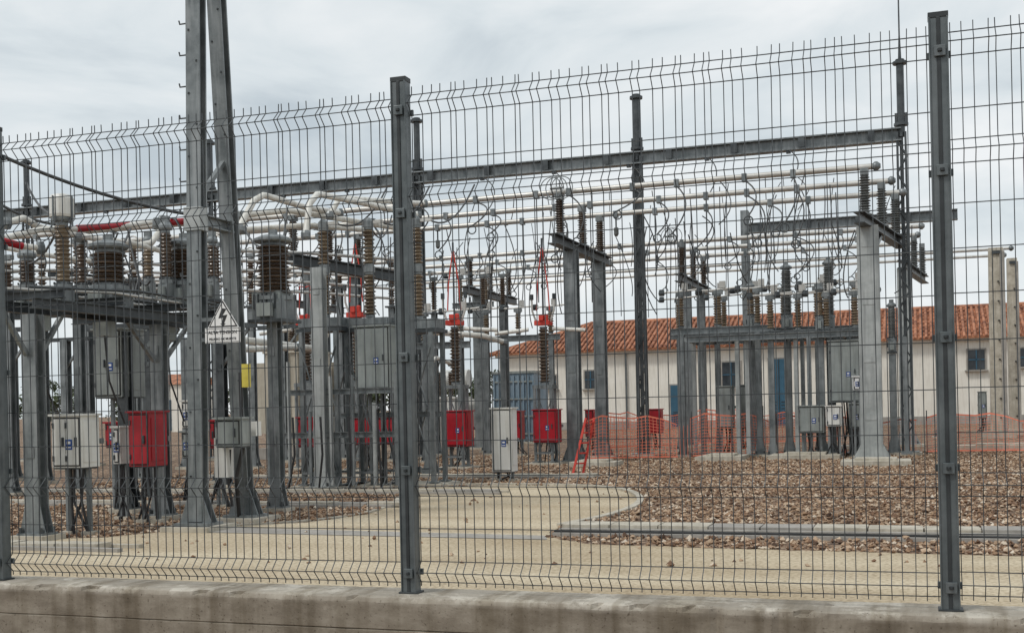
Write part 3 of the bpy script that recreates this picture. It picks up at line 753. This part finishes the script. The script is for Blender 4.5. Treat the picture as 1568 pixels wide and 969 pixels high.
pipe([(0,378,13),(80,392,13.6),(140,400,14.4)],.035)
pipe([(365,520,17),(420,526,18),(482,534,19.5)],.06);pipe([(368,535,16.6),(455,532,18.5)],.05)
pipe([(650,508,24),(740,514,25),(772,524,25.6)],.06);pipe([(652,560,24),(668,548,24.4),(690,556,25)],.05)
for i in range(5): pipe([(0,403+i*12,15+i*.8),(140,400+i*13,17+i),(300,408+i*12,20+i)],.03,'alu')
for i in range(5): pipe([(365,384+i*15,17+i),(480,388+i*15,19+i),(640,400+i*15,22+i)],.03,'alu')

b=B()
b.cable(S(-60,210,10.5),S(300,330,13.5),.12,.022,'cond'); b.cable(S(300,330,13.5),S(352,300,15),.25,.016,'cond')
b.cable(S(-40,285,12),S(95,345,12.6),.1,.018,'cond')
for (a,c,s_) in [((30,400,13),(95,335,10.9),.2),((167,378,11.8),(200,350,13),.12),((283,372,13),(262,335,13.4),-.1),((420,366,13.7),(440,318,17),.3),((420,366,13.7),(372,345,16),.2),((498,345,18),(520,320,19),.3),((567,345,18.2),(600,330,20),.3),((230,430,13),(196,352,13.5),.3),((95,325,10.8),(40,280,12),.15)]:
    b.cable(S(*a),S(*c),s_,.014,'cond')
def droppers(n,u0,u1,q0,q1,v0,v1,l0,l1,wr=.013):
    for i in range(n):
        u=U(u0,u1);q=U(q0,q1);v=U(v0,v1); l=U(l0,l1)
        if R()<.45:
            b.cable(S(u,v,q),S(u+U(-4,8),v+l,q),0,wr*.85,'cond',bow=(U(-.06,.06),0))
        else:
            b.cable(S(u,v,q),S(u+U(-25,30),v+l*.75,q+U(-.8,.8)),U(-.15,.4),wr,'cond',bow=(U(-.3,.3),0))
droppers(40,650,1010,25,37,290,400,60,170);droppers(46,1010,1400,25,37,262,360,60,190)
droppers(22,360,640,18,24,330,410,60,160);droppers(18,0,290,12,17,340,440,30,100,.011)
b.finish('jumper_cables')

# ------------------------------------------------------------------ background steelwork left
def post_insulator(u,vb,vt,q,mat,r=.09):
    b=B();x,y,z0=S(u,vb,q);_,_,z1=S(u,vt,q)
    b.column(x,y,z0-.02,.14,'galv'); b.box((x,y,z0),(.26,.26,.04),'galvd'); b.ins(x,y,z0+.02,z1-z0,r,mat,.06,12)
    b.ring((x,y,z1+.12),.12,.015,'alu','y',14); b.box((x,y,z1+.06),(.2,.1,.08),'galv'); b.finish('post_insulator')
for a in((120,440,375,17,'brown'),(65,450,395,19,'brown'),(205,430,380,20,'brown'),(226,470,385,17,'tan'),(332,470,380,19,'brown'),(385,470,395,24,'brown'),(520,440,390,28,'brown'),(600,470,400,27,'brown'),(12,450,400,16,'brown'),(300,470,400,21,'tan'),(770,470,425,31,'brown'),(740,470,425,32,'brown'),(665,480,430,30,'brown')): post_insulator(*a)
for u,v,q,w in((18,505,20,.16),(100,520,24,.2),(196,500,14.6,.13),(226,500,15.5,.13),(338,500,18,.15),(285,520,24,.2),(432,500,27,.2)):
    b=B();x,y,z=S(u,v,q);b.column(x,y,z,w,'galvd' if u in(226,196,338) else 'galv'); b.beam((x-.7,y,z),(x+.7,y,z),.09,.09,'galvd'); b.beam((x,y-.0,z-.7),(x+.55,y,z-.05),.05,.05,'galv'); b.finish('steel_column')

def xformer(x,y,w,d,h,mat,name='power_transformer'):
    b=B(); b.box((x,y,.15),(w*1.3,d*1.3,.3),'concg'); b.box((x,y,.3+h/2),(w,d,h),mat); b.box((x,y,.32+h),(w*1.08,d*1.08,.06),mat)
    for s_ in(-1,1):
        for i in range(9): b.box((x+s_*(w/2+.2),y-d*.42+i*d*.105,.5+h*.45),(.36,.03,h*.75),mat)
    for i in range(4): b.box((x-w*.4+i*w*.26,y-d/2-.04,.3+h/2),(.06,.08,h*.96),mat)
    b.tube([(x-w*.6,y+d*.2,h+.95),(x+w*.6,y+d*.2,h+.95)],.28,mat,14)
    for s_ in(-.4,.4): b.box((x+s_*w,y+d*.2,h+.5),(.08,.2,.5),mat)
    for i in range(3): b.ins(x-w*.3+i*w*.3,y-d*.2,h+.35,.8,.11,'brown',.07,12)
    b.finish(name)
x,y=GP(432,703); xformer(x,y+1,1.15,1.6,2.6,'beige')
x,y,_=S(677,600,36); xformer(x,y,1.4,1.4,1.3,'cabw')
b=B();x,y,z=S(797,572,40);w=1.5
b.box((x,y,z/2+.05),(w,1.6,z-.1),'bluegrey')
for i in range(4): b.box((x,y-.82,.35+i*.6),(w*1.04,.06,.06),'cab')
for i in range(9): b.box((x-w/2+.05+i*w/8.4,y-.83,z/2),(.05,.05,z-.15),'bluegrey')
b.box((x,y,z+.03),(w*1.06,1.7,.08),'cab'); b.box((x,y,.03),(w*1.1,1.8,.1),'conc'); b.finish('equipment_container')

for u,vt,q,w in((1524,380,40,.48),(1549,396,43,.36)):
    x,y,z=S(u,vt,q);b=B();b.beam((x,y,0),(x,y,z),w,.45,'conc',(1,0,0),.86);b.box((x,y,.06),(w*2,1,.24),'conc');b.box((x+w*.36,y,z*.49),(w*.3,.5,z*.98),'concg')
    b.box((x,y-.24,z-.15),(w*.5,.03,.1),'galvd')
    for i in range(8): b.lathe(x+.05,y-.24,.6+i*.6,[(.03,0),(.03,.04)],'seam',6)
    b.finish('concrete_post')

# ------------------------------------------------------------------ control building
b=B();bx0,bx1,by0,by1,ez,rz=-21.2,16,60,68,4.02,5.75
b.box(((bx0+bx1)/2,by0+4,ez/2),(bx1-bx0,8,ez),'wallw')
b.box(((bx0+bx1)/2,by0-.02,.2),(bx1-bx0+.04,.06,.4),'concg')
b.box(((bx0+bx1)/2,by0-.12,ez-.06),(bx1-bx0+.3,.24,.12),'wallw')
o=.45
A0=(bx0-o,by0-o,ez);A1=(bx1+o,by0-o,ez);A2=(bx1+o,by1+o,ez);A3=(bx0-o,by1+o,ez);R0=(bx0+4,64,rz);R1=(bx1-4,64,rz)
b.add([A0,A1,A2,A3,R0,R1],[(0,1,5,4),(1,2,5),(2,3,4,5),(3,0,4),(3,2,1,0)],'roof')
x=bx0-o+.1
while x<bx1+o:
    t0=1.0
    if x<bx0+4: t0=(x-(bx0-o))/(4+o)
    if x>bx1-4: t0=((bx1+o)-x)/(4+o)
    t0=max(.02,min(1,t0))
    y1=by0-o+(4+o)*t0;z1=ez+(rz-ez)*t0
    b.tube([(x,by0-o-.04,ez+.05),(x,y1,z1+.04)],.075,'roof',6); x+=.24
for s_ in range(8):
    yy=by0-o+(4+o)*s_/8;zz=ez+(rz-ez)*s_/8
    b.box(((bx0+bx1)/2,yy,zz+.03),(bx1-bx0-(s_/8)*8,.05,.08),'roof')
b.tube([R0,R1],.15,'roof',8);b.tube([A0,R0],.13,'roof',8)
def opening(u0,u1,v0,v1,kind):
    a=S(u0,v0,60);c=S(u1,v1,60);w=c[0]-a[0];zc=(a[2]+c[2])/2;h=a[2]-c[2];x=(a[0]+c[0])/2
    if kind=='door': h=a[2]-.1;zc=.1+h/2
    b.box((x,59.985,zc),(w+.16,.09,h+.14),'concg'); b.box((x,59.955,zc),(w,.09,h),'door' if kind=='door' else 'glass')
    if kind=='door':
        b.box((x,59.9,zc),(.03,.03,h),'seam')
        for i in range(6): b.box((x-w*.25,59.9,zc+h*(-.4+i*.05)),(w*.3,.02,.03),'seam'); b.box((x+w*.25,59.9,zc+h*(-.4+i*.05)),(w*.3,.02,.03),'seam')
    else:
        b.box((x,59.9,zc),(.05,.04,h),'door');b.box((x,59.9,zc),(w,.04,.05),'door');b.box((x,59.88,zc-h/2-.06),(w+.3,.22,.06),'concg')
opening(1027,1062,590,655,'door');opening(1178,1209,550,650,'door')
for a in((896,914,568,594),(1106,1134,555,592),(1482,1508,536,565),(1560,1590,534,560),(838,852,575,595)): opening(*a,'win')
for u in(960,1150,1345,1440):
    x,_,_=S(u,600,60); b.tube([(x,59.9,.1),(x,59.9,ez-.1)],.05,'galv',8)
b.finish('tiled_control_building')

b=B();x,y,z=S(278,575,75);b.box((x,y,1.7),(3.5,4,3.4),'wallw')
b.add([(x-1.9,y-2.2,3.4),(x+1.9,y-2.2,3.4),(x+1.9,y+2.2,3.4),(x-1.9,y+2.2,3.4),(x-1.9,y,4.2),(x+1.9,y,4.2)],[(0,1,5,4),(2,3,4,5),(0,4,3),(1,2,5)],'roof');b.box((x,y-2.03,1.2),(.9,.06,2.2),'door');b.finish('white_shed')

b=B();random.seed(11)
for i in range(46):
    x=-95+i*1.75+U(-.8,.8);y=U(82,95);h=U(2.2,4.6);w=U(1.2,2.4)
    b.tube([(x,y,0),(x+U(-.2,.2),y,h*.5),(x+U(-.4,.4),y,h*.8)],[.16,.1,.04],'bark',6)
    for c in range(5): b.tube([(x,y,h*.4),(x+U(-1,1)*w*.6,y+U(-.5,.5),h*U(.6,.9))],[.06,.02],'bark',4,caps=False)
    vs=[];fs=[]
    for c in range(14):
        cx_,cy_,cz_=x+U(-1,1)*w,y+U(-1,1)*w*.7,h*U(.35,.95)
        for l in range(34):
            p=Vector((cx_+random.gauss(0,.34),cy_+random.gauss(0,.3),cz_+random.gauss(0,.26)))
            a=Vector((U(-1,1),U(-1,1),U(-1,1))).normalized()*.15;c2=Vector((U(-1,1),U(-1,1),U(-1,1))).normalized()*.13
            o=len(vs);vs+=[p-a,p+c2,p+a,p-c2];fs.append((o,o+1,o+2,o+3))
    b.add(vs,fs,'leaf')
b.finish('distant_tree_row')

# ------------------------------------------------------------------ orange safety net
def net(name,pts,h=1.0,t=.009,step=.09):
    b=B()
    for a,c in zip(pts,pts[1:]):
        L=math.hypot(c[0]-a[0],c[1]-a[1]);n=int(L/step);dx,dy=(c[0]-a[0])/L,(c[1]-a[1])/L
        def P(s_,z):
            sag=.10*math.sin(s_*1.9)+.06*math.sin(s_*5.1)-.05; wob=.07*math.sin(s_*3+z*2)
            return (a[0]+dx*s_-dy*wob,a[1]+dy*s_+dx*wob,max(.02,z*(1+sag)))
        for i in range(n+1):
            s_=i*step
            for j in range(5):
                z0,z1=.05+j*h/5,.05+(j+1)*h/5
                b.add([P(s_,z0),P(s_+t,z0),P(s_+t,z1),P(s_,z1)],[(0,1,2,3)],'net')
        for j in range(14):
            z=.05+j*h/13; tt=t if j not in(0,13) else .035
            for i in range(int(L/.35)):
                s0,s1=i*.35,(i+1)*.35
                b.add([P(s0,z),P(s1,z),P(s1,z+tt),P(s0,z+tt)],[(0,1,2,3)],'net')
        for i in range(int(L/2.2)+1):
            q=(a[0]+dx*i*2.2,a[1]+dy*i*2.2);b.tube([(q[0],q[1],0),(q[0],q[1],h+.2)],.012,'galvd',6)
    b.finish(name)
net('orange_safety_net',[GP(900,706),GP(1060,702),GP(1190,697)],.9,.012)
net('orange_safety_net',[GP(1190,697),GP(1420,695),GP(1700,690)],.8,.007,.12)
net('orange_safety_net',[GP(905,690),GP(1060,682),GP(1300,676)],.95,.009)
b=B()
x,y=GP(880,727)
for s_ in(0,.2):
    b.beam((x+s_*.7-.04,y+s_,0),(x+s_*.55+.17,y+.25+s_,1.05),.04,.03,'redt',(1,0,0))
for t in(.2,.38,.56,.74,.92): b.beam((x-.04+.2*t,y+.26*t,1.05*t),(x+.10+.2*t,y+.2+.26*t,1.05*t),.03,.03,'redt')
b.finish('orange_barrier')

# ------------------------------------------------------------------ world, sun, camera
w=bpy.data.worlds.new('World');bpy.context.scene.world=w;w.use_nodes=True;nt=w.node_tree;L=nt.links;bg=nt.nodes['Background']
sky=nt.nodes.new('ShaderNodeTexSky');sky.sky_type='NISHITA';sky.sun_disc=False;sky.sun_elevation=math.radians(52);sky.sun_rotation=math.radians(215)
bg.inputs['Strength'].default_value=.1
tc=nt.nodes.new('ShaderNodeTexCoord');mp=nt.nodes.new('ShaderNodeMapping');mp.inputs['Scale'].default_value=(1,1,2.5);mp.inputs['Location'].default_value=(.9,.2,.35)
nz=nt.nodes.new('ShaderNodeTexNoise');nz.inputs['Scale'].default_value=3.4;nz.inputs['Detail'].default_value=10;nz.inputs['Roughness'].default_value=.52;nz.inputs['Distortion'].default_value=.5
r=nt.nodes.new('ShaderNodeValToRGB');cr=r.color_ramp;cr.elements[0].position=.34;cr.elements[0].color=(5.4,6.1,6.6,1);cr.elements[1].position=.60;cr.elements[1].color=(9.0,9.25,9.35,1)
e=cr.elements.new(.46);e.color=(7.3,7.9,8.2,1)
mx=nt.nodes.new('ShaderNodeMix');mx.data_type='RGBA';mx.inputs['Factor'].default_value=.95
L.new(tc.outputs['Generated'],mp.inputs['Vector']);L.new(mp.outputs[0],nz.inputs['Vector']);L.new(nz.outputs['Fac'],r.inputs['Fac'])
L.new(sky.outputs['Color'],mx.inputs['A']);L.new(r.outputs['Color'],mx.inputs['B']);L.new(mx.outputs['Result'],bg.inputs['Color'])
s=bpy.data.lights.new('sun','SUN');s.energy=1.5;s.angle=math.radians(10);s.color=(1,.96,.9)
so=bpy.data.objects.new('sun',s);bpy.context.collection.objects.link(so)
d=Vector((.45,.65,-1.05)).normalized();so.rotation_euler=d.to_track_quat('-Z','Y').to_euler()
cam=bpy.data.cameras.new('camera');co=bpy.data.objects.new('camera',cam);bpy.context.collection.objects.link(co)
cam.sensor_width=36;cam.lens=36*F/1568;cam.shift_y=137.5/1568;cam.clip_end=3000;cam.clip_start=.1
co.location=(0,0,EYE);co.rotation_euler=(math.pi/2,PHI,YAW)
sc_=bpy.context.scene;sc_.camera=co;sc_.view_settings.view_transform='Standard';sc_.view_settings.look='None';sc_.view_settings.exposure=0
